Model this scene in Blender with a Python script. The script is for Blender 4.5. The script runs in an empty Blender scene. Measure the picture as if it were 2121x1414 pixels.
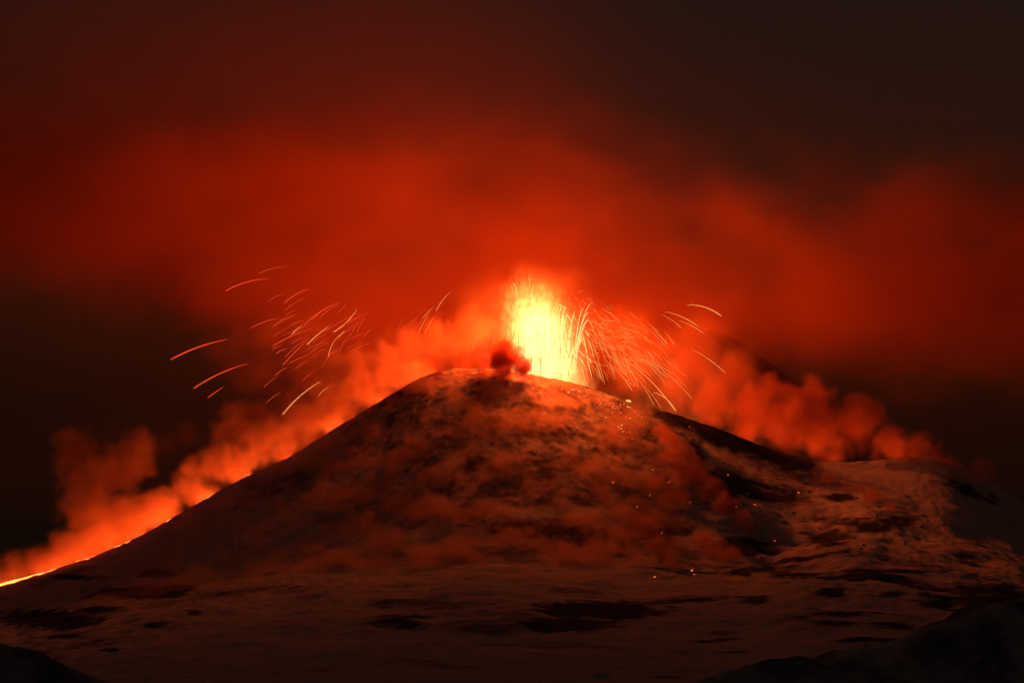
import bpy, math, random
import numpy as np

# ------------------------------------------------------------------ scene, camera, sky, exposure
S = bpy.context.scene
COL = S.collection
random.seed(7)
rng = np.random.default_rng(11)
F = 4989.0                     # focal length in pixels of the 2121 x 1414 photograph
PITCH = math.radians(8.0)

cam_d = bpy.data.cameras.new("camera")
cam_d.sensor_width = 36.0
cam_d.lens = F / 2121.0 * 36.0
cam_d.clip_start = 1.0
cam_d.clip_end = 60000.0
cam = bpy.data.objects.new("camera", cam_d)
cam.location = (0, 0, 0)
cam.rotation_euler = (math.radians(90) + PITCH, 0, 0)
COL.objects.link(cam)
S.camera = cam

W = bpy.data.worlds.new("World")
S.world = W
W.use_nodes = True
wn = W.node_tree.nodes
wl = W.node_tree.links
wn.clear()
w_out = wn.new("ShaderNodeOutputWorld")
w_bg = wn.new("ShaderNodeBackground")
w_sky = wn.new("ShaderNodeTexSky")
w_sky.sky_type = 'NISHITA'
w_sky.sun_disc = False
w_sky.sun_elevation = math.radians(-3.0)
w_sky.sun_rotation = math.radians(180.0)
w_sky.altitude = 2500
w_sky.dust_density = 6.0
w_mul = wn.new("ShaderNodeMix")
w_mul.data_type = 'RGBA'
w_mul.blend_type = 'MULTIPLY'
w_mul.inputs[0].default_value = 1.0
w_mul.inputs[7].default_value = (1.0, 0.62, 0.48, 1)     # night air full of ash
wl.new(w_sky.outputs[0], w_mul.inputs[6])
w_add = wn.new("ShaderNodeMix")
w_add.data_type = 'RGBA'
w_add.blend_type = 'ADD'
w_add.inputs[0].default_value = 1.0
w_add.inputs[7].default_value = (0.045, 0.020, 0.008, 1)  # even murk of the ash laden night
wl.new(w_mul.outputs[2], w_add.inputs[6])
wl.new(w_add.outputs[2], w_bg.inputs[0])
w_bg.inputs[1].default_value = 0.12
wl.new(w_bg.outputs[0], w_out.inputs[0])

S.view_settings.view_transform = 'Standard'
S.view_settings.look = 'None'
S.view_settings.exposure = 0.0
S.view_settings.gamma = 1.0

S.render.engine = 'CYCLES'
cy = S.cycles
cy.use_denoising = True
cy.use_adaptive_sampling = True
cy.adaptive_threshold = 0.02
cy.adaptive_min_samples = 16
cy.max_bounces = 4
cy.diffuse_bounces = 1
cy.glossy_bounces = 1
cy.volume_bounces = 2
cy.volume_step_rate = 2.0
cy.volume_preview_step_rate = 2.0
cy.volume_max_steps = 256
cy.sample_clamp_indirect = 2.0
cy.sample_clamp_direct = 0.0


# ------------------------------------------------------------------ helpers
def at(px, py, D):
    """World point seen at photo pixel (px, py), at distance D along +Y."""
    u = (px - 1060.5) / F
    v = (707.0 - py) / F
    ca, sa = math.cos(PITCH), math.sin(PITCH)
    t = D / (ca - v * sa)
    return (t * u, D, t * (sa + v * ca))


def to_px(x, y, z):
    ca, sa = math.cos(PITCH), math.sin(PITCH)
    d = y * ca + z * sa
    return 1060.5 + F * x / d, 707.0 - F * (-y * sa + z * ca) / d


def tag(o, label=None, cat=None, group=None, kind=None):
    if label: o["label"] = label
    if cat: o["category"] = cat
    if group: o["group"] = group
    if kind: o["kind"] = kind
    return o


def mesh_obj(name, verts, faces, mat=None, parent=None, smooth=True):
    me = bpy.data.meshes.new(name)
    verts = np.asarray(verts, dtype=np.float64)
    if isinstance(faces, np.ndarray):
        nf, k = faces.shape
        me.vertices.add(len(verts))
        me.vertices.foreach_set("co", verts.ravel())
        me.loops.add(nf * k)
        me.loops.foreach_set("vertex_index", faces.astype(np.int32).ravel())
        me.polygons.add(nf)
        me.polygons.foreach_set("loop_start", np.arange(nf, dtype=np.int32) * k)
        me.update(calc_edges=True)
    else:
        me.from_pydata([tuple(v) for v in verts], [], faces)
    if smooth:
        me.polygons.foreach_set("use_smooth", np.ones(len(me.polygons), dtype=bool))
    o = bpy.data.objects.new(name, me)
    COL.objects.link(o)
    if mat: me.materials.append(mat)
    if parent: o.parent = parent
    return o


def empty(name, loc):
    o = bpy.data.objects.new(name, None)
    o.location = loc
    o.empty_display_size = 5
    COL.objects.link(o)
    return o


_G = rng.normal(size=(32, 32, 32, 3))
_G /= np.linalg.norm(_G, axis=-1, keepdims=True)
_G = _G.astype(np.float32)


def pn(p):
    """Gradient noise, about -1..1; p is (N, 3)."""
    p = p.astype(np.float32)
    i = np.floor(p).astype(np.int32)
    f = p - i
    w = f * f * f * (f * (f * 6 - 15) + 10)
    out = np.zeros(len(p), dtype=np.float32)
    for a in (0, 1):
        wx = w[:, 0] if a else 1 - w[:, 0]
        for b in (0, 1):
            wy = w[:, 1] if b else 1 - w[:, 1]
            for c in (0, 1):
                wz = w[:, 2] if c else 1 - w[:, 2]
                g = _G[(i[:, 0] + a) & 31, (i[:, 1] + b) & 31, (i[:, 2] + c) & 31]
                d = g[:, 0] * (f[:, 0] - a) + g[:, 1] * (f[:, 1] - b) + g[:, 2] * (f[:, 2] - c)
                out += wx * wy * wz * d
    return out * 1.6


def fbm(p, octaves=4, gain=0.5, lac=2.03, billow=False):
    s = np.zeros(len(p), dtype=np.float32)
    a, n = 1.0, 0.0
    for k in range(octaves):
        v = pn(p * (lac ** k) + 7.31 * k)
        if billow: v = 1.0 - 2.0 * np.abs(v)
        s += a * v
        n += a
        a *= gain
    return s / n


def sstep(a, b, x):
    t = np.clip((x - a) / (b - a), 0, 1)
    return t * t * (3 - 2 * t)


# ------------------------------------------------------------------ materials
def new_mat(name):
    m = bpy.data.materials.new(name)
    m.use_nodes = True
    m.node_tree.nodes.clear()
    return m, m.node_tree.nodes, m.node_tree.links


def glow_mat(name, color, strength):
    m, n, l = new_mat(name)
    o = n.new("ShaderNodeOutputMaterial")
    e = n.new("ShaderNodeEmission")
    e.inputs[0].default_value = (*color, 1)
    e.inputs[1].default_value = strength
    l.new(e.outputs[0], o.inputs[0])
    return m


def smoke_mat(name, color, density, aniso=0.0):
    m, n, l = new_mat(name)
    o = n.new("ShaderNodeOutputMaterial")
    v = n.new("ShaderNodeVolumePrincipled")
    v.inputs["Color"].default_value = (*color, 1)
    v.inputs["Density"].default_value = density
    v.inputs["Density Attribute"].default_value = "density"
    v.inputs["Anisotropy"].default_value = aniso
    l.new(v.outputs[0], o.inputs["Volume"])
    return m


def ground_mat(name, snow, rock, scale=1.0):
    """Old snow under ash, and bare lava rock where the vertex attribute 'rock' says so."""
    m, n, l = new_mat(name)
    o = n.new("ShaderNodeOutputMaterial")
    b = n.new("ShaderNodeBsdfPrincipled")
    b.inputs["Roughness"].default_value = 0.85
    b.inputs["Specular IOR Level"].default_value = 0.0
    at_ = n.new("ShaderNodeAttribute"); at_.attribute_name = "rock"
    tc = n.new("ShaderNodeNewGeometry")
    nz = n.new("ShaderNodeTexNoise")
    nz.inputs["Scale"].default_value = 0.05 * scale
    nz.inputs["Detail"].default_value = 8
    nz.inputs["Roughness"].default_value = 0.65
    l.new(tc.outputs["Position"], nz.inputs["Vector"])
    ma = n.new("ShaderNodeMath"); ma.operation = 'MULTIPLY_ADD'
    l.new(nz.outputs["Fac"], ma.inputs[0])
    ma.inputs[1].default_value = 0.9
    ma.inputs[2].default_value = -0.45
    ad = n.new("ShaderNodeMath"); ad.operation = 'ADD'; ad.use_clamp = True
    l.new(ma.outputs[0], ad.inputs[0]); l.new(at_.outputs["Fac"], ad.inputs[1])
    mr = n.new("ShaderNodeMapRange")
    mr.interpolation_type = 'SMOOTHSTEP'
    mr.inputs[1].default_value = 0.1; mr.inputs[2].default_value = 0.85
    l.new(ad.outputs[0], mr.inputs[0])
    mx = n.new("ShaderNodeMix"); mx.data_type = 'RGBA'
    l.new(mr.outputs[0], mx.inputs[0])
    mx.inputs[6].default_value = (*snow, 1)
    mx.inputs[7].default_value = (*rock, 1)
    l.new(mx.outputs[2], b.inputs["Base Color"])
    bp = n.new("ShaderNodeBump")
    bp.inputs["Strength"].default_value = 0.45
    bp.inputs["Distance"].default_value = 3.0
    l.new(nz.outputs["Fac"], bp.inputs["Height"])
    l.new(bp.outputs[0], b.inputs["Normal"])
    l.new(b.outputs[0], o.inputs[0])
    return m


M_GROUND = ground_mat("ashy_snow", (0.60, 0.46, 0.40), (0.075, 0.060, 0.060))
M_DARK = ground_mat("dark_lava_rock", (0.40, 0.40, 0.42), (0.10, 0.10, 0.11), 2.0)

# ------------------------------------------------------------------ terrain
C_PX = np.array([-1500, -600, -200, 0, 100, 200, 300, 400, 500, 600, 700, 800, 870, 930, 1000, 1050, 1090, 1130, 1200, 1250, 1300,
                 1350, 1400, 1500, 1550, 1600, 1650, 1700, 1760, 1830, 1880, 1950, 2000, 2060, 2121, 2400, 2800, 3600], float)
C_ROW = np.array([1400, 1345, 1265, 1209, 1183, 1148, 1104, 1047, 990, 945, 882, 822, 780, 762, 762, 768, 774, 781, 795, 815, 832,
                  845, 858, 890, 912, 932, 945, 954, 957, 950, 944, 944, 962, 1000, 1042, 1175, 1290, 1380], float)
B_PX = np.array([-1500, -200, 0, 300, 600, 1000, 1300, 1550, 1800, 2121, 2500, 3600], float)
B_ROW = np.array([1420, 1330, 1262, 1218, 1192, 1172, 1175, 1168, 1120, 1128, 1230, 1390], float)


def smooth_interp(x, xp, fp):
    """Linear interpolation averaged over a small window, so that corners are rounded."""
    return sum(np.interp(x + d, xp, fp) for d in (-24, -12, 0, 12, 24)) / 5.0


def ground_row(u, D):
    """Photo row of the ground in column u at distance D."""
    s = smooth_interp(u, C_PX, C_ROW)
    b = smooth_interp(u, B_PX, B_ROW)
    xc = 0.6 * (u - 1080)
    half = np.maximum(170.0, np.sqrt(np.maximum(650.0 ** 2 - xc ** 2, 0)))
    Dc = 3000.0
    Db = Dc - half
    t = np.clip((Dc - D) / half, 0, 1)
    front = s + (b - s) * (0.3 * t + 0.7 * (1 - (1 - t) ** 1.6))
    row = np.where(D >= Db, front, 0)
    # the plain in front of the cone
    q = np.clip((Db - D) / (Db - 600.0), 0, 1.3)
    row = np.where(D < Db, b + (1520.0 - b) * q, row)
    # behind the crest
    back = np.clip((D - Dc) / 1.0, 0, None)
    z_drop = np.where(back > 0, 0.10 * back + 0.45 * np.maximum(back - 40, 0), 0)
    row = row + np.minimum(z_drop * F / np.maximum(D, 1), 560 + 0 * row)
    return row


def ground_z(x, D, detail=True):
    """Height of the ground at (x, D)."""
    x = np.asarray(x, float); D = np.asarray(D, float)
    u = 1060.5 + x / np.maximum(D, 1) * F / math.cos(PITCH) * 1.0
    z = np.zeros_like(x)
    for _ in range(3):                       # column depends a little on height
        ca, sa = math.cos(PITCH), math.sin(PITCH)
        u = 1060.5 + F * x / (D * ca + z * sa)
        row = ground_row(u, D)
        v = (707.0 - row) / F
        z = D / (ca - v * sa) * (sa + v * ca)
    if detail:
        near_crest = np.clip(np.abs(D - 3000) / 260.0, 0.20, 1.0)
        p = np.stack([x / 170.0, D / 210.0, 0 * x], -1)
        big = fbm(p, 3)
        p2 = np.stack([x / 38.0, D / 60.0, 0 * x + 3.3], -1)
        mid = fbm(p2, 4, gain=0.55)
        # gullies running down the cone
        ang = np.arctan2(x - 18.0, 3000.0 - D + 1e-3)
        rr = np.hypot(x - 18.0, 3000.0 - D)
        gl = fbm(np.stack([ang * 9.0, rr / 260.0, 0 * x + 9.1], -1), 4, gain=0.6)
        cone = np.exp(-(rr / 560.0) ** 4)
        far = np.clip(D / 2000.0, 0.12, 1.0)
        px, py = to_px(x, D, z)
        # spur falling from the right shoulder to the valley floor, and hummocks right of it
        pl = 1345 + (py - 850) * 0.72 + 16 * mid
        on = sstep(850, 900, py) * (1 - sstep(1120, 1190, py))
        spur = np.where(px < pl, np.exp(-((px - pl) / 75.0) ** 2), np.exp(-((px - pl) / 22.0) ** 2))
        hum = fbm(np.stack([x / 70.0, D / 95.0, 0 * x + 12.0], -1), 4, gain=0.5)
        hm = sstep(1430, 1600, px) * sstep(975, 1060, py) * (1 - 0.55 * sstep(1200, 1320, py))
        out = sstep(980, 1060, px) * (1 - sstep(1290, 1340, px)) * sstep(1070, 1095, py) * (1 - sstep(1130, 1165, py))
        crag = fbm(np.stack([x / 12.0, D / 18.0, 0 * x + 1.0], -1), 4, gain=0.65)
        z = z + near_crest * far * (11.0 * big * (1 - 0.6 * cone) + 4.6 * mid + 10.0 * gl * cone)
        z = z + near_crest * (13.0 * spur * on + 9.0 * hum * hm) + 7.0 * crag * out + (0.5 + 1.6 * cone) * crag * far
    return z


def rock_mask(x, y, z):
    """Where wind and lava have left bare dark rock."""
    px, py = to_px(x, y, z)
    # broad field of drifts and bare strips on the plain
    n1 = fbm(np.stack([x / 190.0 + 0.25 * y / 190.0, y / 120.0, 0 * x + 5.0], -1), 5, gain=0.55)
    n2 = fbm(np.stack([x / 30.0, y / 45.0, 0 * x + 2.0], -1), 4, gain=0.6)
    n3 = fbm(np.stack([x / 45.0, y / 60.0, 0 * x + 8.0], -1), 4, gain=0.6)
    n4 = fbm(np.stack([x / 9.0, y / 14.0, 0 * x + 6.0], -1), 4, gain=0.65)
    m = sstep(-0.06, 0.36, n1 + 0.25 * n2 + 0.12 * n4) * 0.85
    right = sstep(1250, 1500, px)
    m = m * (0.6 + 0.4 * right)
    for (cx, cy, rx, ry, s) in PATCHES:
        dx = (px - cx) / rx
        dy = (py - cy) / ry
        r = np.sqrt((dx + 0.55 * n3) ** 2 + (dy + 0.7 * n1) ** 2) + 0.75 * n2 + 0.35 * n4
        m = np.maximum(m, s * (1 - sstep(0.35, 1.25, r)) * np.clip(1.1 + 0.8 * n4, 0.4, 1))
    d = py - smooth_interp(px, C_PX, C_ROW)
    band = (1 - sstep(14, 62, d + 38 * n2)) * sstep(1345, 1400, px) * (1 - sstep(1660, 1740, px)) * (y > 2700)
    m = np.maximum(m, 0.95 * band)
    ring = sstep(560, 900, px + 0.5 * (1000 - py)) * (1 - sstep(1330, 1480, px)) * sstep(735, 770, py) * (1 - sstep(1050, 1240, py + 170 * n1 + 70 * n2))
    m = np.maximum(m, ring * np.clip(0.5 + 0.7 * n2 + 0.4 * n4, 0, 1))
    for (cx, cy, rx, ry, s) in SNOW:
        dx = (px - cx) / rx
        dy = (py - cy) / ry
        r = np.sqrt(dx * dx + dy * dy) + 0.4 * n2
        m = m * (1 - s * (1 - sstep(0.5, 1.1, r)))
    return np.clip(m, 0, 1)


# (px, py, half width, half height, strength) of strips that stand out in the photo
PATCHES = [
    (1120, 1098, 150, 18, 1.0), (1210, 1128, 110, 26, 1.0), (1270, 1118, 60, 30, 1.0), (1060, 1085, 60, 12, .9),
    (1545, 1135, 60, 26, 1.0), (1490, 900, 110, 26, 1.0), (1420, 870, 60, 14, 1.0), (1600, 945, 80, 14, .9),
    (1440, 960, 30, 60, .8), (1500, 1010, 40, 60, .8), (1640, 1030, 70, 30, .55), (1860, 1080, 50, 14, 1.0), (1740, 1030, 40, 12, .9),
    (1720, 1115, 60, 22, .8), (1980, 1125, 70, 16, .7), (1400, 1090, 46, 30, .8), (1370, 1130, 30, 50, .8),
    (330, 1185, 70, 12, 1.0), (290, 1225, 140, 18, 1.0), (110, 1280, 130, 26, 1.0), (200, 1262, 70, 10, .9), (360, 1220, 60, 10, .9),
    (320, 1295, 36, 9, .9), (370, 1305, 34, 14, 1.0), (400, 1268, 24, 9, .9), (130, 1318, 60, 6, .9), (230, 1345, 24, 6, 1.0),
    (1230, 1265, 170, 26, 1.0), (1180, 1290, 120, 20, .8), (820, 1290, 80, 24, .9), (880, 1250, 150, 16, .6), (1000, 1300, 110, 14, .6),
    (1560, 1240, 46, 12, .8), (1720, 1225, 46, 14, .9), (1650, 1190, 70, 6, 1.0), (1860, 1182, 130, 6, .9), (1545, 1190, 12, 4, 1.0),
    (1940, 1250, 40, 10, .9), (1850, 1230, 40, 9, .8), (2010, 1228, 40, 7, .9), (1740, 1270, 80, 8, .9), (1720, 1290, 50, 8, .8),
    (1850, 1295, 60, 12, .8), (1480, 1310, 50, 8, .6), (2090, 1215, 40, 12, .7), (2060, 1240, 90, 16, .9),
    (930, 870, 26, 12, .5), (1010, 900, 36, 16, .6), (880, 980, 26, 20, .5), (1060, 1010, 60, 22, .5), (1200, 1020, 70, 18, .5),
    (1280, 995, 24, 30, .8), (1330, 1020, 24, 40, .8), (720, 1030, 46, 18, .5), (700, 1080, 60, 22, .4), (780, 1150, 60, 20, .4),
    (520, 1010, 16, 10, .6), (1370, 860, 24, 10, .9), (850, 890, 40, 12, .4), (150, 1195, 70, 8, .9),
]
SNOW = [
    (560, 1330, 300, 70, .9), (900, 1120, 130, 40, .6), (1150, 1060, 150, 14, .9), (1100, 1180, 200, 18, .9), (1880, 1130, 140, 40, .8),
    (2040, 1060, 100, 20, .7), (1620, 1330, 110, 36, .8), (600, 1120, 130, 60, .6), (1300, 1200, 60, 8, .9), (420, 1160, 120, 40, .6),
]

NU, ND = 760, 900
us = np.concatenate([np.linspace(-1500, -120, 90, endpoint=False), np.linspace(-120, 2240, NU - 180, endpoint=False), np.linspace(2240, 3600, 90)])
Ds = np.concatenate([np.linspace(450, 1200, 90, endpoint=False), np.linspace(1200, 2920, 560, endpoint=False),
                     np.linspace(2920, 3040, 130, endpoint=False), np.linspace(3040, 4600, 120)])
UU, DD = np.meshgrid(us, Ds)
XX = (UU - 1060.5) / F * DD * 1.01
Z = ground_z(XX.ravel(), DD.ravel())
X, Y = XX.ravel(), DD.ravel()
nr, nc = UU.shape
idx = np.arange(nr * nc).reshape(nr, nc)
quads = np.stack([idx[:-1, :-1], idx[:-1, 1:], idx[1:, 1:], idx[1:, :-1]], -1).reshape(-1, 4)
vol = mesh_obj("mountain", np.stack([X, Y, Z], -1), quads, M_GROUND)
tag(vol, "dark volcanic cone with ash streaked snow on its slopes and the plain below", "volcano", kind="structure")
a = vol.data.attributes.new("rock", 'FLOAT', 'POINT')
a.data.foreach_set("value", rock_mask(X, Y, Z).astype(np.float32))

# wide ground sheet out to the horizon, below the mountain
gv, gf = [], []
R_ = [300, 1500, 5000, 12000, 40000]
for r in R_:
    for k in range(48):
        t = 2 * math.pi * k / 48
        gv.append((r * math.cos(t), 2500 + r * math.sin(t), -130 - 0.004 * r))
gv.append((0, 2500, -130))
for i in range(len(R_) - 1):
    for k in range(48):
        a0, a1 = i * 48 + k, i * 48 + (k + 1) % 48
        gf.append((a0, a0 + 48, a1 + 48, a1))
for k in range(48): gf.append((48 * len(R_), k, (k + 1) % 48))
g = mesh_obj("ground", gv, gf, M_DARK)
tag(g, kind="structure")


def hill(name, prof, D, depth, label=None):
    """A mound whose skyline runs through the photo points prof, at distance D, depth metres thick each way."""
    pxs = np.array([p[0] for p in prof], float); rows = np.array([p[1] for p in prof], float)
    u = np.linspace(pxs[0], pxs[-1], 160)
    r = np.interp(u, pxs, rows)
    r = np.convolve(np.pad(r, 4, mode='edge'), np.ones(9) / 9, 'valid')
    ts = np.linspace(-1, 1, 60)
    vs = []
    for t in ts:
        d = D + depth * t
        for uu, rr in zip(u, r):
            x, y, z = at(uu, rr, D)
            x2 = (uu - 1060.5) / F * d
            zb = min(z - 5, -70.0)
            k = (1 - abs(t) ** 1.7)
            vs.append((x2, d, zb + (z - zb) * k))
    vs = np.array(vs)
    vs[:, 2] += 4.0 * fbm(np.stack([vs[:, 0] / 16, vs[:, 1] / 40, 0 * vs[:, 0]], -1), 6, gain=.6)
    n = len(u)
    idx = np.arange(len(ts) * n).reshape(len(ts), n)
    q = np.stack([idx[:-1, :-1], idx[:-1, 1:], idx[1:, 1:], idx[1:, :-1]], -1).reshape(-1, 4)
    o = mesh_obj(name, vs, q, M_DARK)
    a = o.data.attributes.new("rock", 'FLOAT', 'POINT')
    a.data.foreach_set("value", np.clip(0.5 + 0.9 * fbm(np.stack([vs[:, 0] / 22, vs[:, 1] / 50, 0 * vs[:, 0] + 4], -1), 4), 0, 1).astype(np.float32))
    tag(o, label, "hill", kind="structure")
    return o


hill("hill", [(1380, 1440), (1440, 1412), (1500, 1386), (1560, 1371), (1620, 1364), (1660, 1360), (1690, 1365), (1720, 1382), (1760, 1392), (1850, 1400), (1950, 1440)],
     900, 120, "small black foreground hill with a rounded top")
hill("hill", [(1640, 1400), (1700, 1350), (1760, 1336), (1830, 1330), (1890, 1300), (1950, 1276), (2020, 1256), (2090, 1240), (2150, 1236), (2300, 1230), (2700, 1300)],
     1150, 200, "broad dark foreground hill rising to the right")
hill("hill", [(-500, 1350), (-200, 1330), (-60, 1330), (40, 1338), (90, 1346), (130, 1372), (180, 1396), (240, 1412), (330, 1440)],
     1000, 130, "dark rocky foreground hill at bottom left")

# a second, more distant cone half hidden by smoke
hill_far = hill("mountain", [(1150, 900), (1300, 760), (1420, 690), (1480, 680), (1530, 700), (1590, 742), (1640, 785), (1740, 848), (1850, 915),
                             (1960, 985), (2050, 1050), (2121, 1100), (2300, 1180), (2700, 1300)], 3450, 420,
                "second distant dark cone behind the right hand smoke")
hill_far.data.materials[0] = ground_mat("far_rock", (0.10, 0.09, 0.09), (0.03, 0.03, 0.03))


# ------------------------------------------------------------------ smoke
def volume_grid(name, lo, hi, voxel, field, mat):
    """A smoke volume: field(points) is sampled once on a lattice, and a Volume Cube makes the grid."""
    lo = np.array(lo, float); hi = np.array(hi, float)
    n = np.maximum(8, np.ceil((hi - lo) / voxel).astype(int) + 1)
    ax = [np.linspace(lo[i], hi[i], n[i]) for i in range(3)]
    P = np.stack(np.meshgrid(*ax, indexing='ij'), -1).reshape(-1, 3)
    den = field(P).astype(np.float32).reshape(n)
    den[0] = den[-1] = 0; den[:, 0] = den[:, -1] = 0; den[:, :, 0] = den[:, :, -1] = 0
    me = bpy.data.meshes.new(name)
    me.vertices.add(len(P))
    me.vertices.foreach_set("co", P.astype(np.float32).ravel())
    at_ = me.attributes.new("puff", 'FLOAT', 'POINT')
    at_.data.foreach_set("value", den.ravel())
    o = bpy.data.objects.new(name, me)
    COL.objects.link(o)
    me.materials.append(mat)
    ng = bpy.data.node_groups.new(name + "_grid", 'GeometryNodeTree')
    ng.interface.new_socket("Geometry", in_out='INPUT', socket_type='NodeSocketGeometry')
    ng.interface.new_socket("Geometry", in_out='OUTPUT', socket_type='NodeSocketGeometry')
    N, L = ng.nodes, ng.links
    gi = N.new("NodeGroupInput"); go = N.new("NodeGroupOutput")
    pos = N.new("GeometryNodeInputPosition")
    mp = N.new("ShaderNodeVectorMath"); mp.operation = 'SUBTRACT'; mp.inputs[1].default_value = lo
    L.new(pos.outputs[0], mp.inputs[0])
    dv = N.new("ShaderNodeVectorMath"); dv.operation = 'MULTIPLY'; dv.inputs[1].default_value = (n - 1) / (hi - lo)
    L.new(mp.outputs[0], dv.inputs[0])
    hf = N.new("ShaderNodeVectorMath"); hf.operation = 'ADD'; hf.inputs[1].default_value = (.5, .5, .5)
    L.new(dv.outputs[0], hf.inputs[0])
    fl = N.new("ShaderNodeVectorMath"); fl.operation = 'FLOOR'
    L.new(hf.outputs[0], fl.inputs[0])
    dt = N.new("ShaderNodeVectorMath"); dt.operation = 'DOT_PRODUCT'
    dt.inputs[1].default_value = (n[1] * n[2], n[2], 1)
    L.new(fl.outputs[0], dt.inputs[0])
    ti = N.new("FunctionNodeFloatToInt"); ti.rounding_mode = 'ROUND'
    L.new(dt.outputs["Value"], ti.inputs[0])
    na = N.new("GeometryNodeInputNamedAttribute"); na.data_type = 'FLOAT'; na.inputs[0].default_value = "puff"
    si = N.new("GeometryNodeSampleIndex"); si.data_type = 'FLOAT'; si.domain = 'POINT'; si.clamp = True
    L.new(gi.outputs[0], si.inputs["Geometry"])
    L.new(na.outputs[0], si.inputs["Value"])
    L.new(ti.outputs[0], si.inputs["Index"])
    vc = N.new("GeometryNodeVolumeCube")
    L.new(si.outputs[0], vc.inputs["Density"])
    vc.inputs["Min"].default_value = lo
    vc.inputs["Max"].default_value = hi
    for i, k in enumerate("XYZ"): vc.inputs["Resolution " + k].default_value = int(n[i])
    sm = N.new("GeometryNodeSetMaterial"); sm.inputs["Material"].default_value = mat
    L.new(vc.outputs[0], sm.inputs[0])
    L.new(sm.outputs[0], go.inputs[0])
    md = o.modifiers.new("grid", 'NODES'); md.node_group = ng
    return o


def warp(P, amp, scale, seed=0.0):
    Q = P / scale + seed
    return P + amp * np.stack([fbm(Q + k * 17.7, 3) for k in range(3)], -1)


def puff_field(puffs, noise=0.35, scale=30.0, soft=0.25, octaves=4, billow=False, seed=0.0, swirl=14.0):
    """Union of round puffs (x, y, z, radius[, weight]), stirred by warping, with their edges broken up by noise."""
    pf = [tuple(p) + (1.0,) * (5 - len(p)) for p in puffs]

    def f(P):
        out = np.zeros(len(P))
        far = np.full(len(P), -9.0)
        for (x, y, z, r, w) in pf:
            far = np.maximum(far, 1 - np.sqrt((P[:, 0] - x) ** 2 + (P[:, 1] - y) ** 2 + (P[:, 2] - z) ** 2) / (r + swirl * 1.2))
        k = far > -noise * 0.9
        Q = P[k]
        if not len(Q): return out
        V = warp(Q, swirl, scale * 1.9, seed)
        V = warp(V, swirl * .42, scale * .6, seed + 3.9)
        d = np.full(len(Q), -9.0)
        w_ = np.ones(len(Q))
        for (x, y, z, r, w) in pf:
            q = 1 - np.sqrt((V[:, 0] - x) ** 2 + (V[:, 1] - y) ** 2 + (V[:, 2] - z) ** 2) / r
            up = q > d
            w_ = np.where(up, w, w_)
            d = np.where(up, q, d)
        nn = fbm(Q / scale + seed, octaves, gain=0.55, billow=billow)
        dd = d + noise * nn
        out[k] = sstep(-0.02, soft, dd) * (0.75 + 0.5 * nn) * w_
        return np.clip(out, 0, None)
    return f


def puff_box(puffs, pad=1.3):
    a = np.array([p[:4] for p in puffs], float)
    return (a[:, :3] - pad * a[:, 3:4]).min(0), (a[:, :3] + pad * a[:, 3:4]).max(0)


def pp(px, py, D, r, w=1.0):
    """A puff at a photo pixel, its radius in photo pixels."""
    return (*at(px, py, D), r * D / F, w)


# broad ash cloud drifting behind and above the crater
def ash_field(P):
    px, py = to_px(P[:, 0], P[:, 1], P[:, 2])
    V = warp(P, 60.0, 260.0, 2.2)
    bot = np.interp(px, [-800, 0, 350, 600, 900, 1150, 1400, 1600, 1800, 2121, 3000], [560, 535, 565, 640, 760, 800, 770, 705, 690, 720, 800])
    top = np.interp(px, [-800, 0, 400, 800, 1100, 1350, 1600, 1900, 2121, 3000], [230, 260, 280, 260, 260, 340, 410, 390, 370, 330])
    n = fbm(V / 150.0 * np.array([0.75, 1.0, 1.35]), 5, gain=0.52)
    lowr = sstep(-110, 110, bot + 140 * n - py)
    n5 = fbm(warp(P, 30.0, 110.0, 7.7) / 62.0, 4, gain=0.55)
    hi = sstep(-100, 240, py - top + 210 * n)
    body = lowr * hi * np.clip(0.68 + 1.15 * n + 0.6 * n5, 0.16, 2)
    veil = (0.55 * lowr + 0.45 * sstep(-260, 120, bot - py)) * 0.36 * sstep(-480, 200, py - top + 110 * n + 120) * (0.12 + 0.88 * (1 - sstep(150, 1500, px)))
    veil = veil + 0.035 * (1 - sstep(950, 1150, py)) * sstep(350, 600, py) * np.clip(1 + 1.6 * n, 0, 2)
    dpt = sstep(3180, 3360, P[:, 1]) * (1 - sstep(3620, 3840, P[:, 1]))
    body = body * (0.62 + 0.9 * sstep(150, 800, np.abs(px - 1130)))
    side = sstep(-1300, -900, P[:, 0]) * (1 - sstep(900, 1300, P[:, 0]))
    return np.clip(body + veil, 0, 1.6) * dpt * side


M_ASH = smoke_mat("red_ash", (0.94, 0.30, 0.08), 0.0047)
o = volume_grid("ash_cloud", (-1300, 3170, 220), (1300, 3850, 1080), 11.0, ash_field, M_ASH)
tag(o, "broad red ash cloud stretching across the sky above the crater", "ash cloud", kind="stuff")

M_SMOKE = smoke_mat("pale_smoke", (0.92, 0.48, 0.30), 0.065)
M_STEAM = smoke_mat("thin_steam", (0.92, 0.38, 0.20), 0.08)
M_SOOT = smoke_mat("dark_crater_smoke", (0.80, 0.22, 0.12), 0.11)


def plume(puffs, voxel, mat, label, noise=0.55, scale=30, soft=0.6, seed=0.0, swirl=14.0, cat="smoke plume"):
    lo, hi = puff_box(puffs, 1.35)
    o = volume_grid("smoke_plume", lo - swirl * .5, hi + swirl * .5, voxel, puff_field(puffs, noise, scale, soft, 5, seed=seed, swirl=swirl), mat)
    tag(o, label, cat, kind="stuff")
    return o


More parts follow.
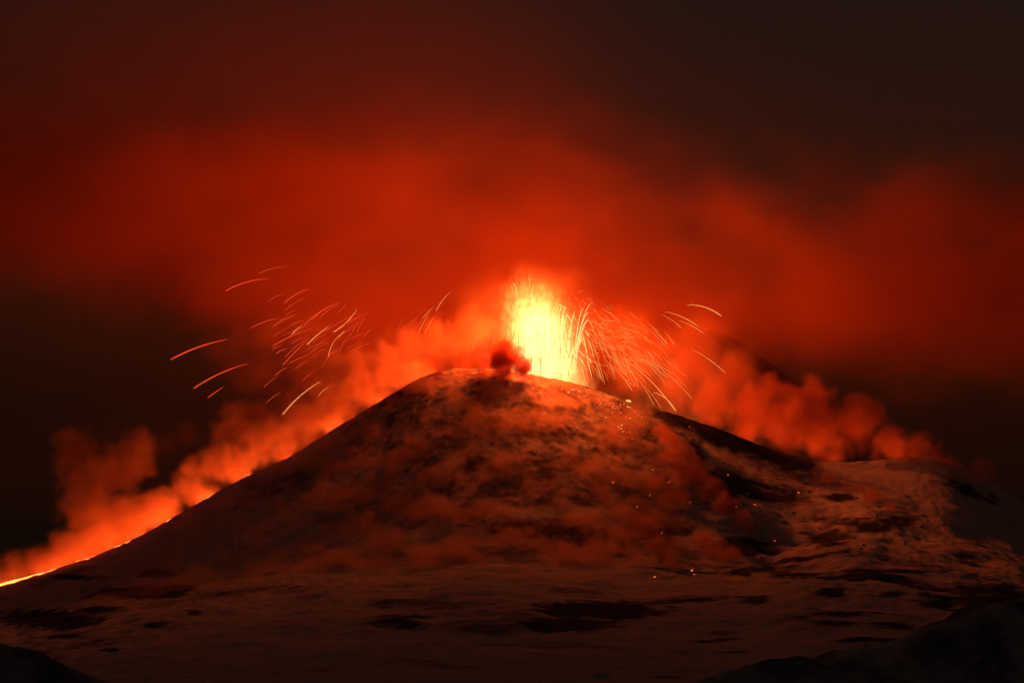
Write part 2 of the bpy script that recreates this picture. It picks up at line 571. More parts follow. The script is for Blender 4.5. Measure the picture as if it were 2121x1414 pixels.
plume([pp(215, 1110, 3060, 78), pp(190, 1050, 3060, 80), pp(140, 1140, 3050, 62), pp(265, 1080, 3060, 70), pp(180, 985, 3065, 68),
       pp(155, 935, 3065, 58), pp(230, 970, 3070, 66), pp(275, 945, 3070, 58), pp(290, 905, 3075, 36), pp(320, 1060, 3050, 56),
       pp(90, 1165, 3040, 46), pp(340, 1040, 3045, 36), pp(40, 1185, 3035, 34), pp(-20, 1200, 3035, 34)],
      1.9, smoke_mat("column_smoke", (0.96, 0.50, 0.30), 0.044), "billowing red smoke column rising in two lobes from the lower lava flow", seed=1.3, noise=.52, scale=26, soft=.6)

plume([pp(350, 1045, 3060, 42), pp(400, 1005, 3060, 50), pp(440, 965, 3065, 48), pp(395, 965, 3070, 28), pp(480, 945, 3065, 56), pp(535, 920, 3065, 62), pp(495, 880, 3075, 56),
       pp(540, 865, 3080, 38), pp(580, 900, 3065, 60), pp(630, 870, 3065, 66), pp(690, 830, 3065, 72), pp(740, 790, 3065, 72), pp(690, 770, 3075, 50), pp(800, 760, 3065, 72, .6),
       pp(850, 725, 3070, 66, .3), pp(900, 705, 3070, 60, .2), pp(950, 710, 3065, 58, .12), pp(980, 685, 3075, 60, .10), pp(860, 775, 3027, 44), pp(780, 820, 3022, 34), pp(690, 880, 3022, 30),
       pp(600, 935, 3022, 30), pp(500, 985, 3022, 28), pp(420, 1030, 3022, 24)],
      2.4, M_SMOKE, "bank of orange lit smoke hugging the left ridge up to the crater", seed=3.1, noise=.7, scale=26, soft=.75)

plume([pp(480, 720, 3110, 70), pp(560, 700, 3110, 62), pp(540, 770, 3110, 70), pp(640, 760, 3110, 80), pp(640, 690, 3120, 50), pp(600, 830, 3110, 60), pp(380, 900, 3110, 34), pp(340, 915, 3110, 26)],
      4.0, smoke_mat("faint_smoke", (0.90, 0.35, 0.18), 0.008), "faint dull red smoke drifting behind the lava light trails left of the crater", seed=5.5, swirl=22, scale=45)

plume([pp(1400, 800, 3060, 72, .12), pp(1480, 830, 3060, 70, .4), pp(1450, 760, 3070, 76, .14), pp(1520, 775, 3070, 62, .3), pp(1560, 850, 3060, 74, .8), pp(1380, 720, 3080, 60, .07), pp(1470, 695, 3090, 50, .15),
       pp(1630, 870, 3060, 74), pp(1690, 830, 3065, 54), pp(1692, 800, 3070, 36), pp(1640, 825, 3065, 44), pp(1700, 890, 3060, 70), pp(1770, 880, 3060, 62), pp(1780, 845, 3065, 38),
       pp(1800, 860, 3065, 34), pp(1840, 915, 3050, 50), pp(1900, 920, 3045, 42), pp(1940, 935, 3040, 32), pp(1310, 790, 3060, 56, .07), pp(1600, 800, 3080, 36),
       pp(1880, 938, 2985, 38), pp(1930, 950, 2985, 40), pp(1965, 965, 2985, 34), pp(2030, 990, 2985, 44, .5), pp(1985, 1010, 2950, 36, .4)],
      2.4, smoke_mat("saddle_smoke", (0.93, 0.34, 0.17), 0.042), "red smoke bank filling the saddle behind the right ridge", seed=8.7, swirl=16, noise=.58, soft=.65, scale=26)
plume([pp(1340, 760, 3085, 90), pp(1420, 770, 3090, 110), pp(1500, 780, 3090, 95), pp(1440, 700, 3095, 75), pp(1560, 830, 3085, 70), pp(1300, 700, 3095, 80)],
      5.0, smoke_mat("drift_smoke", (0.94, 0.42, 0.22), 0.0075), "soft orange smoke drifting between the fountain and the right saddle", noise=.6, scale=45, soft=1.0, seed=7.7, swirl=26)

_k = np.linspace(0, 1, 15)
plume([pp(-60 + 260 * t, np.interp(-60 + 260 * t, C_PX, C_ROW) - 12 - 8 * (i % 3), 3003, 30 + 12 * (i % 2), .9) for i, t in enumerate(_k)],
      1.6, M_SMOKE, "low band of bright orange fume over the lava at the far left", noise=.6, scale=12, soft=.8, seed=4.2, swirl=8)
plume([pp(230 + 640 * t, np.interp(230 + 640 * t, C_PX, C_ROW) + 10, 2982, 26 + 8 * (i % 2), .05) for i, t in enumerate(np.linspace(0, 1, 26))],
      2.6, M_SMOKE, "thin smoke spilling forward over the crest of the left ridge", noise=.8, scale=20, soft=.9, seed=2.7, swirl=10)

# glowing gas round the fountain
def halo_field(P):
    c = np.array(at(1090, 690, 3040))
    e = np.array([115.0, 85.0, 95.0])
    n = fbm(P / 42.0 + 3.7, 4)
    r = np.sqrt((((P - c) / e) ** 2).sum(1))
    return np.clip(1 - r + 0.45 * n, 0, 1) ** 1.3


c = np.array(at(1090, 690, 3040))
o = volume_grid("smoke_plume", c - [160, 120, 130], c + [160, 120, 140], 5.0, halo_field, smoke_mat("crater_gas", (0.95, 0.62, 0.40), 0.0020))
tag(o, "glowing orange gas haze surrounding the lava fountain", "smoke plume", kind="stuff")

plume([pp(1042, 742, 2974, 46, 2.2), pp(1078, 757, 2974, 30, 2.4), pp(1010, 752, 2985, 34, .5), pp(960, 770, 2982, 36, .2), pp(900, 770, 2982, 40, .18), pp(940, 688, 3000, 22, .4), pp(885, 735, 2990, 36, .15),
       pp(1000, 790, 2980, 30, .3)],
      1.6, M_SOOT, "dark red puff of smoke curling over the crater rim before the fountain", noise=.85, scale=15, soft=.7, seed=2.0, swirl=10)

# ground hugging steam on the cone's front slope
def slope_lattice():
    xs = np.linspace(-600, 330, 187); ys = np.linspace(2360, 3000, 129)
    gx, gy = np.meshgrid(xs, ys, indexing='ij')
    return xs, ys, ground_z(gx.ravel(), gy.ravel(), False).reshape(gx.shape)


_sx, _sy, _sz = slope_lattice()


def slope_field(P):
    ix = np.clip(np.round((P[:, 0] - _sx[0]) / (_sx[1] - _sx[0])).astype(int), 0, 186)
    iy = np.clip(np.round((P[:, 1] - _sy[0]) / (_sy[1] - _sy[0])).astype(int), 0, 128)
    h = P[:, 2] - _sz[ix, iy]
    out = np.zeros(len(P))
    k = (h > -8) & (h < 45)
    Q = P[k]
    px, py = to_px(Q[:, 0], Q[:, 1], Q[:, 2])
    V = warp(Q, 20, 75, 4.4)
    V = warp(V, 7, 22, 9.4)
    n = fbm(np.stack([V[:, 0] / 60, V[:, 1] / 95, V[:, 2] / 45], -1), 4, gain=.58)
    n6 = fbm(V / 26.0 + 5.1, 4, gain=.6)
    reg = (0.35 * sstep(40, 420, px) + 0.65 * sstep(420, 760, px)) * (1 - sstep(1260, 1500, px + 0.35 * (1000 - py)))
    reg = reg * sstep(745, 800, py + 0 * px) * (1 - sstep(1090, 1370, py + 150 * n))
    lumps = 0.9 * n + 0.75 * n6
    hh = 1 - sstep(0.55, 1.0, h[k] / (4 + 34 * np.clip(lumps + .22, 0, 1)))
    out[k] = reg * (hh * sstep(-0.06, 0.22, lumps) + 0.05 * (1 - sstep(0, 22, h[k])))
    return out


o = volume_grid("smoke_plume", (-600, 2360, 70), (330, 3000, 410), 3.6, slope_field, smoke_mat("slope_haze", (0.93, 0.52, 0.32), 0.032))
tag(o, "thin brown smoke creeping over the front slope of the cone", "smoke plume", kind="stuff")

# ------------------------------------------------------------------ where a pixel meets the ground
_scanD = np.linspace(3010, 900, 1400)


def hit(px, py):
    ca, sa = math.cos(PITCH), math.sin(PITCH)
    u = (px - 1060.5) / F; v = (707.0 - py) / F
    t = _scanD / (ca - v * sa)
    zz = t * (sa + v * ca)
    gz = ground_z(t * u, _scanD)
    below = zz <= gz
    j = len(below) - 1 - int(np.argmax(below[::-1])) if below.any() else 300
    if below.any():
        # nearest crossing: walk from the camera side
        k = np.where(below[:-1] & ~below[1:])[0]
        j = int(k[-1]) if len(k) else j
    return (t[j] * u, _scanD[j], float(gz[j]))


def steam_on(pts, label, seed, mat=None, voxel=2.0):
    pf = []
    for (px, py, r) in pts:
        x, y, z = hit(px, py)
        pf.append((x, y - 3, z + r * 0.15, r * y / F))
    plume(pf, voxel, mat or M_STEAM, label, noise=.6, scale=16, soft=.6, seed=seed, swirl=8, cat="steam")


steam_on([(1400, 960, 40), (1430, 1000, 44), (1390, 920, 30), (1370, 900, 26), (1470, 1030, 40), (1500, 1060, 36), (1540, 1090, 30), (1400, 1040, 40), (1360, 1010, 30)],
         "red lit steam streaming down the gully right of the crater", 1.7)
steam_on([(1340, 1110, 32), (1360, 1140, 28), (1390, 1170, 24), (1325, 1085, 20), (1410, 1185, 18)], "tapering brown steam wisp at the foot of the gully", 6.1)
steam_on([(1450, 1130, 26), (1480, 1150, 30), (1510, 1160, 26), (1530, 1165, 18), (1465, 1115, 18)], "small cauliflower steam puff low in the valley", 9.9)
steam_on([(1780, 1020, 20), (1810, 1035, 22), (1838, 1052, 18), (1750, 1010, 18), (1720, 1000, 20), (1690, 995, 16), (1850, 1058, 12)],
         "wisps of fumarole steam crossing the right hand slope", 4.9)

# ------------------------------------------------------------------ lava
def no_mis(m):
    m.cycles.emission_sampling = 'NONE'
    return m


M_FLOW = glow_mat("molten_flow", (1.0, 0.165, 0.026), 8.0)


def ribbon(name, uds, mat, lift=0.6):
    """Lava stream lying on the ground along (photo column, distance, width) points."""
    us_ = np.array([p[0] for p in uds], float); ds_ = np.array([p[1] for p in uds], float); wd = np.array([p[2] for p in uds], float)
    N = 220
    uu = np.linspace(us_[0], us_[-1], N)
    dd = np.interp(uu, us_, ds_)
    xs = (uu - 1060.5) / F * dd
    ws = np.interp(uu, us_, wd) * (0.8 + 0.35 * np.sin(np.arange(N) * 0.37) + 0.25 * np.sin(np.arange(N) * 1.13))
    s = np.linspace(-0.5, 0.5, 5)
    DDs = dd[:, None] + s[None] * ws[:, None]
    XXs = np.repeat(xs[:, None], 5, 1)
    ZZs = ground_z(XXs.ravel(), DDs.ravel()).reshape(N, 5) + lift + 0.6 * (1 - (s * 2) ** 2)[None]
    idx = np.arange(N * 5).reshape(N, 5)
    q = np.stack([idx[:-1, :-1], idx[1:, :-1], idx[1:, 1:], idx[:-1, 1:]], -1).reshape(-1, 4)
    return mesh_obj(name, np.stack([XXs.ravel(), DDs.ravel(), ZZs.ravel()], -1), q, mat)


o = ribbon("lava_flow", [(-160, 2995, 10), (60, 2996, 10), (105, 3012, 26), (170, 3032, 60), (340, 3036, 62), (460, 3040, 50), (600, 3034, 32), (900, 3026, 26)], M_FLOW)
tag(o, "glowing lava flow running down the crest of the left ridge", "lava flow")
o = ribbon("lava_flow", [(1330, 3028, 8), (1500, 3034, 16), (1760, 3036, 16), (1900, 3036, 12)], M_FLOW)
tag(o, "glowing lava flow tucked behind the crest of the right saddle", "lava flow")


def tube(pts, radii, sides=6):
    pts = np.asarray(pts, float); n = len(pts)
    tg = np.gradient(pts, axis=0); tg /= np.linalg.norm(tg, axis=1, keepdims=True) + 1e-9
    ref = np.array([0, 1.0, 0.13])
    a = np.cross(tg, ref); a /= np.linalg.norm(a, axis=1, keepdims=True) + 1e-9
    b = np.cross(tg, a)
    th = np.arange(sides) / sides * 2 * math.pi
    V = pts[:, None] + np.asarray(radii)[:, None, None] * (a[:, None] * np.cos(th)[None, :, None] + b[:, None] * np.sin(th)[None, :, None])
    V = V.reshape(-1, 3)
    f = []
    for i in range(n - 1):
        for k in range(sides):
            k2 = (k + 1) % sides
            f.append((i * sides + k, i * sides + k2, (i + 1) * sides + k2, (i + 1) * sides + k))
    f.append(tuple(range(sides))[::-1]); f.append(tuple((n - 1) * sides + k for k in range(sides)))
    return V, f


def merge(parts):
    V, Fc, o = [], [], 0
    for v, f in parts:
        V.append(v); Fc += [tuple(i + o for i in q) for q in f]; o += len(v)
    return np.concatenate(V), Fc


M_RED = no_mis(glow_mat("lava_red", (0.80, 0.055, 0.014), 1.0))
M_DIM = no_mis(glow_mat("lava_dull_red", (0.60, 0.05, 0.012), 1.0))
M_ORANGE = no_mis(glow_mat("lava_orange", (0.95, 0.27, 0.055), 1.0))
M_AMBER = no_mis(glow_mat("lava_dull_orange", (0.85, 0.20, 0.040), 1.0))
M_YELLOW = no_mis(glow_mat("lava_yellow", (1.0, 0.62, 0.16), 1.15))

# the fountain: streams of lava, incandescent gas and the light they throw
FX, FY, FZ = at(1125, 800, 3035)
PXM = 3035 / F                                        # metres per photo pixel at the fountain
root = empty("lava_fountain", (FX, FY, FZ))
tag(root, "blazing yellow lava fountain bursting from the summit crater", "lava fountain")


def arc(rx, ry, peak, t0, t1, n, base=(0, 0)):
    """Ballistic path from the vent: sideways reach rx px at landing, depth reach ry px, peak height px."""
    t = np.linspace(t0, t1, n)
    x = FX + (base[0] + rx * t) * PXM
    y = FY + (base[1] + ry * t) * PXM
    z = FZ + 4 * peak * t * (1 - t) * PXM
    return np.stack([x, y, z], -1)


jets = []
for k in range(90):
    s = rng.uniform(-1, 1)
    pk = rng.uniform(100, 176) * (1 - 0.42 * max(0, s) ** 1.3)
    bx = -2 + 28 * np.clip(rng.normal(0, 1), -2.2, 2.2)
    s = (bx + 6) / 58
    rx = (26 if s > 0 else -9) * abs(s) + rng.normal(0, 6)
    pk *= 1 - 0.35 * max(0, -s) * rng.uniform(0, 1)
    p = arc(rx * 2, rng.normal(0, 20), pk, 0.02, rng.uniform(.42, .52), 14, (bx, rng.normal(0, 10)))
    r = np.interp(np.linspace(0, 1, 14), [0, .6, 1], [1.9, 1.3, .15]) * rng.uniform(.3, .9)
    r = r * (1 + .18 * rng.normal(size=14))
    jets.append(tube(p, np.clip(r, .12, 8), 6))
v, f = merge(jets)
M_JET = glow_mat("lava_jet", (1.0, 0.66, 0.22), 1.05)
mesh_obj("lava_jet", v - np.array([FX, FY, FZ]), f, M_JET, root)

M_FOUNT, n_, l_ = new_mat("incandescent_gas")
oo = n_.new("ShaderNodeOutputMaterial")
at_ = n_.new("ShaderNodeAttribute"); at_.attribute_name = "density"
rp = n_.new("ShaderNodeValToRGB")
rp.color_ramp.elements[0].position = 0.0; rp.color_ramp.elements[0].color = (1, 0.18, 0.02, 1)
rp.color_ramp.elements[1].position = 0.8; rp.color_ramp.elements[1].color = (1, 0.62, 0.18, 1)
l_.new(at_.outputs["Fac"], rp.inputs[0])
em = n_.new("ShaderNodeEmission")
mu = n_.new("ShaderNodeMath"); mu.operation = 'MULTIPLY'; mu.inputs[1].default_value = 0.085
l_.new(at_.outputs["Fac"], mu.inputs[0])
l_.new(rp.outputs[0], em.inputs[0]); l_.new(mu.outputs[0], em.inputs[1])
l_.new(em.outputs[0], oo.inputs["Volume"])


def fountain_field(P):
    px, py = to_px(P[:, 0], P[:, 1], P[:, 2])
    h = (800 - py)
    left = np.interp(h, [0, 60, 200, 230], [1045, 1020, 1022, 1050])
    rightp = np.interp(h, [0, 30, 60, 120, 160, 200, 230], [1246, 1238, 1230, 1212, 1192, 1170, 1130])
    st = fbm(np.stack([P[:, 0] / 4.0, P[:, 1] / 6.0, P[:, 2] / 45.0], -1), 3, gain=0.6)
    lump = fbm(P / 9.0, 3)
    mid = 0.5 * (left + rightp); half = 0.5 * (rightp - left)
    dx = np.abs(px - mid) / half
    dy = (P[:, 1] - FY) / 36.0
    r = np.sqrt(dx ** 2 + dy ** 2)
    side = (1 - sstep(0.2, 1.15, r + 0.26 * lump + 0.20 * st)) ** 1.6
    topc = 1 - sstep(110, 240, h + 60 * st + 30 * lump)
    return side * topc


lo = np.array(at(1000, 820, 2985)); hi = np.array(at(1280, 560, 3085))
lo[1], hi[1] = 2988, 3082
core = volume_grid("incandescent_gas", lo, hi, 1.6, fountain_field, M_FOUNT)
core.parent = root
core.matrix_parent_inverse = root.matrix_basis.inverted()
core["kind"] = "stuff"
ld = bpy.data.lights.new("fountain_light", 'POINT')
ld.energy = 0.33e7
ld.color = (1.0, 0.145, 0.018)
ld.shadow_soft_size = 18.0
lo_ = bpy.data.objects.new("fountain_light", ld)
lo_.location = (0, 42, 62)
COL.objects.link(lo_)
lo_.parent = root
ld = bpy.data.lights.new("fountain_light", 'POINT')
ld.energy = 1.12e7
ld.color = (1.0, 0.13, 0.018)
ld.shadow_soft_size = 40.0
lo_ = bpy.data.objects.new("fountain_light", ld)
lo_.location = (0, 14, 128)
COL.objects.link(lo_)
lo_.parent = root


def trail(px_pts, D, width, mat, label=None, group=None, tail="start"):
    """Exposure trail of one flung lava clot, shaped as a glowing tube through photo points; thin and shaky at its tail."""
    P = np.array([p for p in px_pts], float)
    seg = np.concatenate([[0], np.cumsum(np.hypot(*np.diff(P, axis=0).T))])
    n = max(10, int(seg[-1] / 4))
    s = np.linspace(0, seg[-1], n)
    if len(P) >= 3:
        cx = np.polyfit(seg, P[:, 0], 2); cyy = np.polyfit(seg, P[:, 1], 2)
        X_, Y_ = np.polyval(cx, s), np.polyval(cyy, s)
    else:
        d = P[-1] - P[0]
        bow = 0.06 * seg[-1] * np.sin(np.pi * s / seg[-1])
        X_ = P[0, 0] + d[0] * s / seg[-1]; Y_ = P[0, 1] + d[1] * s / seg[-1] - bow
    k = s / seg[-1]
    wig = np.clip((k - 0.68) / 0.32, 0, 1)
    Y_ = Y_ + wig * 2.2 * np.sin(k * seg[-1] * 0.55 + X_[0]) ; X_ = X_ + wig * 1.4 * np.cos(k * seg[-1] * 0.8)
    w = 0.70 * width * np.interp(k, [0, .04, .25, .7, 1], [.35, .9, 1.0, .75, .25]) * (1 + .18 * np.sin(s * .9 + Y_[0]))
    pts = np.array([at(a, b, D) for a, b in zip(X_, Y_)])
    c = pts.mean(0)
    v, f = tube(pts - c, w * 0.5 * D / F, 6)
    o = mesh_obj("lava_trail", v, f, mat)
    o.location = c
    tag(o, label, "lava strand", group or "light trails of lava flung from the fountain")
    return o


LONE = [  # exposure streaks of single lava clots, built as glowing tubes
    ([(353, 745), (425, 714), (470, 703)], 4.6, M_RED, "bright red lava light strand farthest out to the left of the fountain"),
    ([(400, 805), (452, 775), (513, 753)], 4.2, M_RED, "long red lava light strand below the outermost one, left of the crater"),
    ([(430, 824), (446, 812), (462, 802)], 3.0, M_RED, "short red lava light strand lowest of those left of the faint smoke"),
    ([(466, 603), (508, 585), (556, 577)], 3.6, M_RED, "red lava light strand alone against the lower edge of the ash cloud"),
    ([(535, 567), (574, 554), (596, 552)], 2.6, M_DIM, "dim red lava light strand topmost of all on the left"),
    ([(585, 859), (618, 823), (665, 789)], 4.0, M_ORANGE, "orange lava light strand falling just above the left ridge smoke"),
    ([(1495, 655), (1452, 634), (1422, 631)], 4.0, M_ORANGE, "bright orange lava light strand highest and farthest right of the fountain"),
    ([(1503, 773), (1467, 743), (1432, 723)], 3.0, M_AMBER, "orange lava light strand alone before the right smoke bank"),
    ([(1347, 942), (1343, 920), (1342, 899)], 4.0, M_YELLOW, "upright yellow lava light strand low on the right slope"),
    ([(1400, 852), (1372, 820), (1352, 812)], 3.6, M_ORANGE, "orange lava light strand touching the right ridge"),
    ([(1398, 850), (1342, 783), (1285, 738)], 3.2, M_ORANGE, "long orange lava light strand sweeping from the spray to the right ridge"),
    ([(1023, 784), (1026, 758), (1029, 734)], 2.4, M_AMBER, "thin upright lava light strand before the dark crater smoke"),
    ([(903, 645), (915, 624), (934, 604)], 3.0, M_AMBER, "slanting orange lava light strand high over the crater's left shoulder"),
]
for pts, w, m, lab in LONE:
    trail(pts, 3010 + rng.uniform(-25, 15), w, m, lab)

LEFT = [
    ([(589, 627), (612, 610), (640, 598)], 3.2, M_RED), ([(556, 624), (590, 607)], 2.0, M_DIM), ([(589, 644), (632, 616)], 2.2, M_DIM),
    ([(518, 680), (552, 665), (579, 658)], 2.4, M_RED), ([(564, 677), (612, 654)], 2.4, M_RED), ([(636, 714), (658, 693), (683, 676)], 3.2, M_ORANGE),
    ([(690, 688), (722, 663), (739, 641)], 3.4, M_ORANGE), ([(680, 741), (690, 710), (712, 687)], 2.6, M_AMBER), ([(629, 674), (665, 644), (706, 625)], 2.8, M_RED),
    ([(645, 663), (687, 633)], 2.4, M_RED), ([(662, 658), (703, 629)], 2.0, M_RED), ([(564, 717), (601, 697), (645, 680)], 3.0, M_RED),
    ([(604, 692), (626, 674)], 2.4, M_ORANGE), ([(571, 732), (596, 722)], 2.4, M_RED), ([(585, 757), (612, 728), (637, 703)], 2.6, M_RED), ([(568, 779), (596, 760)], 2.4, M_RED),
    ([(753, 699), (770, 680)], 2.2, M_RED), ([(830, 718), (850, 674), (877, 644)], 2.0, M_RED), ([(874, 661), (899, 636)], 2.0, M_AMBER),
    ([(659, 820), (681, 800)], 2.4, M_AMBER), ([(546, 802), (575, 780)], 2.0, M_DIM), ([(552, 834), (582, 812)], 2.0, M_DIM), ([(611, 765), (640, 746)], 2.0, M_DIM),
    ([(596, 700), (640, 672)], 2.0, M_RED), ([(652, 700), (690, 668)], 2.2, M_RED), ([(700, 700), (716, 684)], 2.2, M_ORANGE), ([(590, 740), (640, 700)], 2.0, M_DIM),
    ([(700, 735), (724, 690)], 1.8, M_DIM), ([(720, 705), (745, 665)], 1.8, M_DIM), ([(738, 690), (760, 650)], 1.8, M_DIM), ([(640, 735), (676, 700)], 1.8, M_DIM),
    ([(842, 690), (860, 655)], 1.8, M_DIM), ([(855, 700), (880, 655)], 1.8, M_DIM), ([(866, 690), (892, 645)], 1.8, M_AMBER), ([(820, 690), (838, 655)], 1.8, M_DIM),
    ([(880, 690), (900, 655)], 1.8, M_AMBER), ([(668, 760), (690, 725)], 1.6, M_DIM), ([(626, 790), (655, 765)], 1.6, M_DIM), ([(700, 650), (722, 625)], 1.8, M_DIM),
]
for k in range(26):
    x0 = rng.uniform(560, 745); y0 = rng.uniform(625, 735) - 0.25 * (x0 - 650)
    l = rng.uniform(18, 52); sl = rng.uniform(.65, 1.05)
    LEFT.append(([(x0, y0 + l * sl * .55), (x0 + l * .5, y0 + l * sl * .22), (x0 + l, y0)], rng.uniform(1.1, 1.9), [M_DIM, M_DIM, M_RED, M_RED][int(rng.integers(4))]))
for pts, w, m in LEFT:
    trail(pts, 3010 + rng.uniform(-40, 30), w, m, "one of the short red lava light trails swarming left of the crater", "swarm of lava light trails left of the crater")

RIGHT = [
    ([(1445, 675), (1412, 656), (1378, 645)], 2.6, M_ORANGE), ([(1412, 680), (1390, 662), (1368, 651)], 2.2, M_AMBER), ([(1458, 691), (1435, 676), (1405, 663)], 2.6, M_AMBER),
    ([(1382, 713), (1368, 696), (1352, 681)], 2.6, M_ORANGE), ([(1398, 718), (1388, 700), (1375, 686)], 2.2, M_AMBER), ([(1352, 713), (1329, 693)], 2.2, M_AMBER),
    ([(1322, 760), (1300, 735), (1279, 718)], 2.4, M_AMBER), ([(1435, 827), (1380, 772), (1312, 723)], 2.2, M_AMBER), ([(1259, 686), (1242, 656), (1226, 641)], 2.4, M_AMBER),
    ([(1262, 640), (1250, 630), (1238, 627)], 1.8, M_DIM), ([(1470, 700), (1440, 672)], 1.8, M_DIM), ([(1410, 700), (1380, 672)], 1.8, M_DIM), ([(1380, 800), (1330, 740)], 1.8, M_AMBER),
    ([(1400, 800), (1350, 745)], 1.8, M_DIM), ([(1420, 840), (1370, 790)], 1.8, M_DIM), ([(1320, 790), (1290, 750)], 2.4, M_ORANGE), ([(1310, 810), (1275, 765)], 2.4, M_ORANGE),
    ([(1355, 840), (1318, 780)], 2.2, M_AMBER), ([(1370, 846), (1335, 800)], 2.0, M_AMBER), ([(1480, 720), (1445, 690)], 1.6, M_DIM), ([(1345, 740), (1318, 708)], 1.8, M_DIM),
]
for pts, w, m in RIGHT:
    trail(pts, 3012 + rng.uniform(-30, 40), w, m, "one of the slanting orange lava light trails raining down right of the fountain", "lava light trails raining down on the right")

# the dense spray of short curved light trails on the fountain's right edge
for k in range(150):
    q = rng.uniform(0, 1)
    rx = 75 + 230 * q ** 1.4 + rng.normal(0, 8)
    pk = rng.uniform(60, 195) * (1 - 0.30 * q)
    t0 = rng.uniform(.45, .86); dt = rng.uniform(.07, .19)
    n = 10
    p = arc(rx, rng.normal(0, 60), pk, t0, min(t0 + dt, .99), n, (rng.normal(12, 12), 0))
    m = [M_YELLOW, M_ORANGE, M_AMBER, M_AMBER][min(3, int(q * 3 + rng.uniform(0, 1.4)))]
    w = rng.uniform(.26, .62) * (1.15 if m is M_YELLOW else .85)
    r = w * np.interp(np.linspace(0, 1, n), [0, .3, .85, 1], [.2, .7, 1, .4])
    c = p.mean(0)
    v, f = tube(p - c, r, 6)
    o = mesh_obj("lava_trail", v, f, m); o.location = c
    tag(o, "one of the many curved lava light trails in the dense spray on the fountain's right edge", "lava strand", "dense spray on the fountain's right edge")
# finer light trails of the spray, as thin tubes nobody could count, one object
fine = []
for k in range(700):
    q = rng.uniform(-0.55, 1)
    rx = np.sign(q) * (30 + 270 * abs(q) ** 1.3) + rng.normal(0, 10)
    pk = rng.uniform(60, 225) * (1 - 0.30 * abs(q))
    t0 = rng.uniform(.38, .9); dt = rng.uniform(.03, .10)
    p = arc(rx, rng.normal(0, 70), pk, t0, min(t0 + dt, .99), 6, (rng.normal(4, 16), 0))
    fine.append(tube(p, rng.uniform(.14, .34) * np.array([.3, .7, 1, 1, .8, .3]), 4))
v, f = merge(fine)
o = mesh_obj("lava_spray", v, f, M_AMBER)
tag(o, "fine hair thin light trails of lava spray all around the fountain", "lava spray", kind="stuff")
# light trails of flecks thrown over the fountain's top and left edge
for k in range(46):
    s = rng.uniform(-1, 1)
    p = arc(rng.normal(10, 20) + 30 * s, rng.normal(0, 25), rng.uniform(165, 235) - 25 * abs(s), .32, rng.uniform(.40, .6), 10, (-25 + 42 * s, 0))
    c = p.mean(0)
    v, f = tube(p - c, rng.uniform(.25, .5) * np.interp(np.linspace(0, 1, 10), [0, .5, 1], [.2, .8, 1]), 6)
    o = mesh_obj("lava_trail", v, f, [M_ORANGE, M_AMBER, M_YELLOW][k % 3]); o.location = c
    tag(o, "one of the thin lava light trails spouting over the top of the fountain", "lava strand", "strands spouting over the fountain's top")

# ------------------------------------------------------------------ glowing blocks on the slopes
M_EMBER = no_mis(glow_mat("hot_block", (1.0, 0.10, 0.03), 1.0))
M_HOT = no_mis(glow_mat("white_hot_block", (1.0, 0.58, 0.16), 1.1))
M_PINK = no_mis(glow_mat("glowing_block", (1.0, 0.26, 0.075), 1.0))


def block_mesh(seed):
    import bmesh
    bm = bmesh.new()
    bmesh.ops.create_icosphere(bm, subdivisions=2, radius=1.0)
    V = np.array([v.co[:] for v in bm.verts])
    k = 1 + .35 * fbm(V * 1.1 + seed * 3.3, 3)
    for v, q in zip(bm.verts, k):
        v.co = v.co * float(q)
        v.co.z *= 0.75
    me = bpy.data.meshes.new("lava_block")
    bm.to_mesh(me); bm.free()
    return me


_protos = {}


def block(px, py, r_px, mat, label, group, stretch=1.0):
    x, y, z = hit(px, py)
    key = (mat.name, rng.integers(3))
    if key not in _protos:
        me = block_mesh(float(key[1]) + 1)
        me.materials.append(mat)
        _protos[key] = me
    o = bpy.data.objects.new("lava_block", _protos[key])
    COL.objects.link(o)
    r = r_px * y / F
    o.scale = (r * stretch, r, r)
    o.rotation_euler = (0, 0.25 if stretch > 1 else 0, 0 if stretch > 1 else rng.uniform(0, 6.28))
    o.location = (x, y, z + r * .3)
    tag(o, label, "lava block", group)


block(1302, 832, 3.8, M_HOT, "largest white hot lava block, oval, on the right shoulder under the spray", "glowing blocks on the slopes", 1.6)
block(1129, 857, 2.4, M_PINK, "glowing lava block alone below the crater rim", "glowing blocks on the slopes")
block(1356, 1195, 2.3, M_PINK, "pink lava block out on the plain at the cone's foot", "glowing blocks on the slopes")
block(1433, 1182, 2.6, M_PINK, "pink lava block with small red ones beside it at the valley mouth", "glowing blocks on the slopes")
block(1654, 1021, 2.4, M_EMBER, "glowing lava block at the tip of a pale streak on the right slope", "glowing blocks on the slopes")
block(1270, 1000, 2.6, M_EMBER, "red lava block at the top of the dark gully", "glowing blocks on the slopes")
for (px, py, r) in [(1182, 868, 2), (1280, 890, 2), (1320, 1050, 1.9), (1508, 984, 1.5), (1563, 1045, 1.9), (1384, 1000, 1.8), (1402, 1004, 1.6), (1346, 1027, 2.0), (1371, 1104, 1.9),
                    (1343, 1083, 1.4), (1525, 1050, 1.4), (1436, 1177, 1.2), (1438, 1190, 1.5), (1605, 1120, 1.4), (1352, 974, 2.0), (1430, 1041, 1.3), (1474, 992, 1.3), (1428, 884, 1.3),
                    (1115, 881, 1.6), (1127, 882, 1.4), (1195, 887, 1.8), (1388, 997, 1.3)]:
    block(px, py, r, M_EMBER, "one of the small red embers scattered over the right flank of the cone", "embers scattered over the right flank")
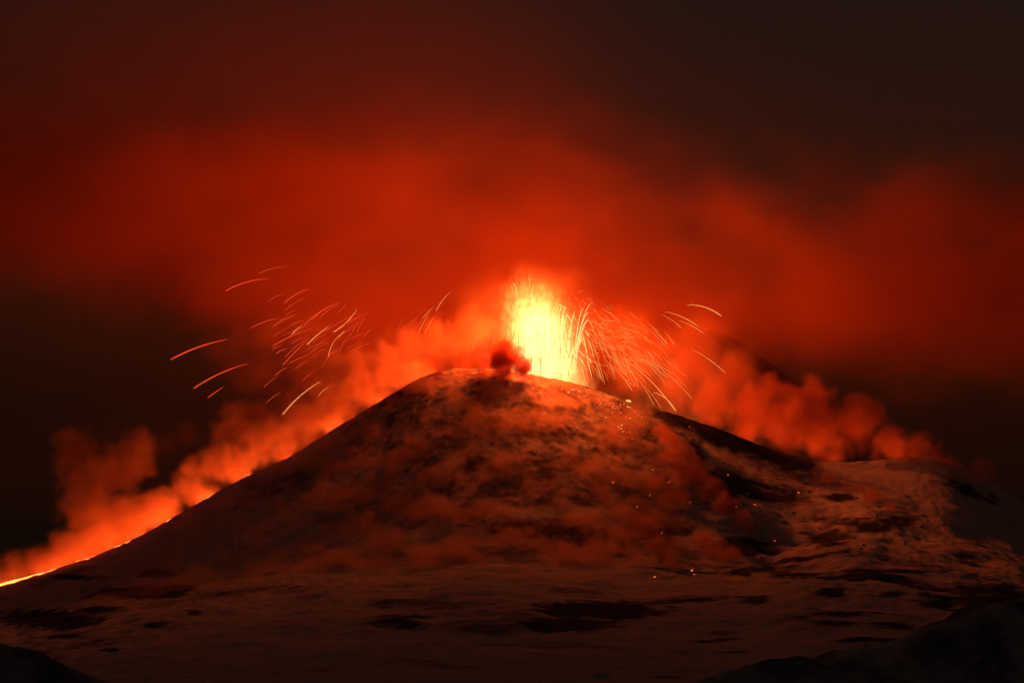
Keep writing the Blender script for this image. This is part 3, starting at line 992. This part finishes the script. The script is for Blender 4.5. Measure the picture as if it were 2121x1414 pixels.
for k in range(120):
    t = rng.uniform(0, 1)
    if k % 2:
        px = np.interp(t, [0, .5, 1], [1175, 1240, 1330]) + rng.normal(0, 10); py = np.interp(t, [0, .5, 1], [797, 822, 850]) + abs(rng.normal(0, 14))
    else:
        px = np.interp(t, [0, .5, 1], [1245, 1275, 1300]) + rng.normal(0, 9); py = np.interp(t, [0, .5, 1], [820, 860, 905]) + rng.normal(0, 10)
    m = [M_PINK, M_EMBER, M_AMBER, M_HOT, M_EMBER][int(rng.integers(5))]
    block(px, py, 0.7 + 1.9 * rng.uniform() ** 2.2, m, "one of the glowing lava blocks tumbling down the chute right of the vent", "blocks tumbling down the chute right of the vent")

# dark rocks strewn over the valley right of the cone
for k in range(60):
    px = rng.uniform(1480, 1960); py = 1010 + rng.uniform(0, 120) + 0.10 * (px - 1600)
    x, y, z = hit(px, py)
    key = ("rock", rng.integers(3))
    if key not in _protos:
        me = block_mesh(float(key[1]) + 5)
        me.materials.append(M_DARK)
        _protos[key] = me
    o = bpy.data.objects.new("boulder", _protos[key]); COL.objects.link(o)
    r = rng.uniform(.9, 3.2) * (1 if rng.uniform() < .25 else .6)
    o.scale = (r * 1.3, r, r); o.rotation_euler = (0, 0, rng.uniform(0, 6.28)); o.location = (x, y, z + r * .25)
    tag(o, "one of the small dark boulders strewn over the snowy valley right of the cone", "boulder", "dark boulders strewn over the right hand valley")

# ------------------------------------------------------------------ black boulders on the near ground
def boulder(px, py, w_px, h_px, D, label, square):
    import bmesh
    bm = bmesh.new()
    bmesh.ops.create_cube(bm, size=2.0)
    bmesh.ops.subdivide_edges(bm, edges=bm.edges[:], cuts=6, use_grid_fill=True)
    for v in bm.verts:
        n = v.co.normalized()
        v.co = v.co.lerp(n * 1.25, 0.25 if square else 0.85)
    V = np.array([v.co[:] for v in bm.verts])
    k = 1 + .16 * fbm(V * 1.4 + px, 4)
    for v, q in zip(bm.verts, k): v.co *= float(q)
    me = bpy.data.meshes.new("boulder"); bm.to_mesh(me); bm.free()
    me.polygons.foreach_set("use_smooth", np.ones(len(me.polygons), dtype=bool))
    me.materials.append(M_DARK)
    o = bpy.data.objects.new("boulder", me); COL.objects.link(o)
    x, y, z = at(px, py, D)
    sx, sz = w_px * D / F / 2, h_px * D / F
    o.scale = (sx, sx, sz)
    o.location = (x, y, z - sz * 0.9)
    tag(o, label, "boulder", "black boulders on the near ground")


boulder(1246, 1397, 28, 30, 1180, "square topped black boulder on the near snow", True)
boulder(1146, 1407, 22, 20, 1180, "low black boulder left of the square topped one", False)
boulder(1306, 1409, 14, 12, 1180, "smallest black boulder right of the square topped one", False)
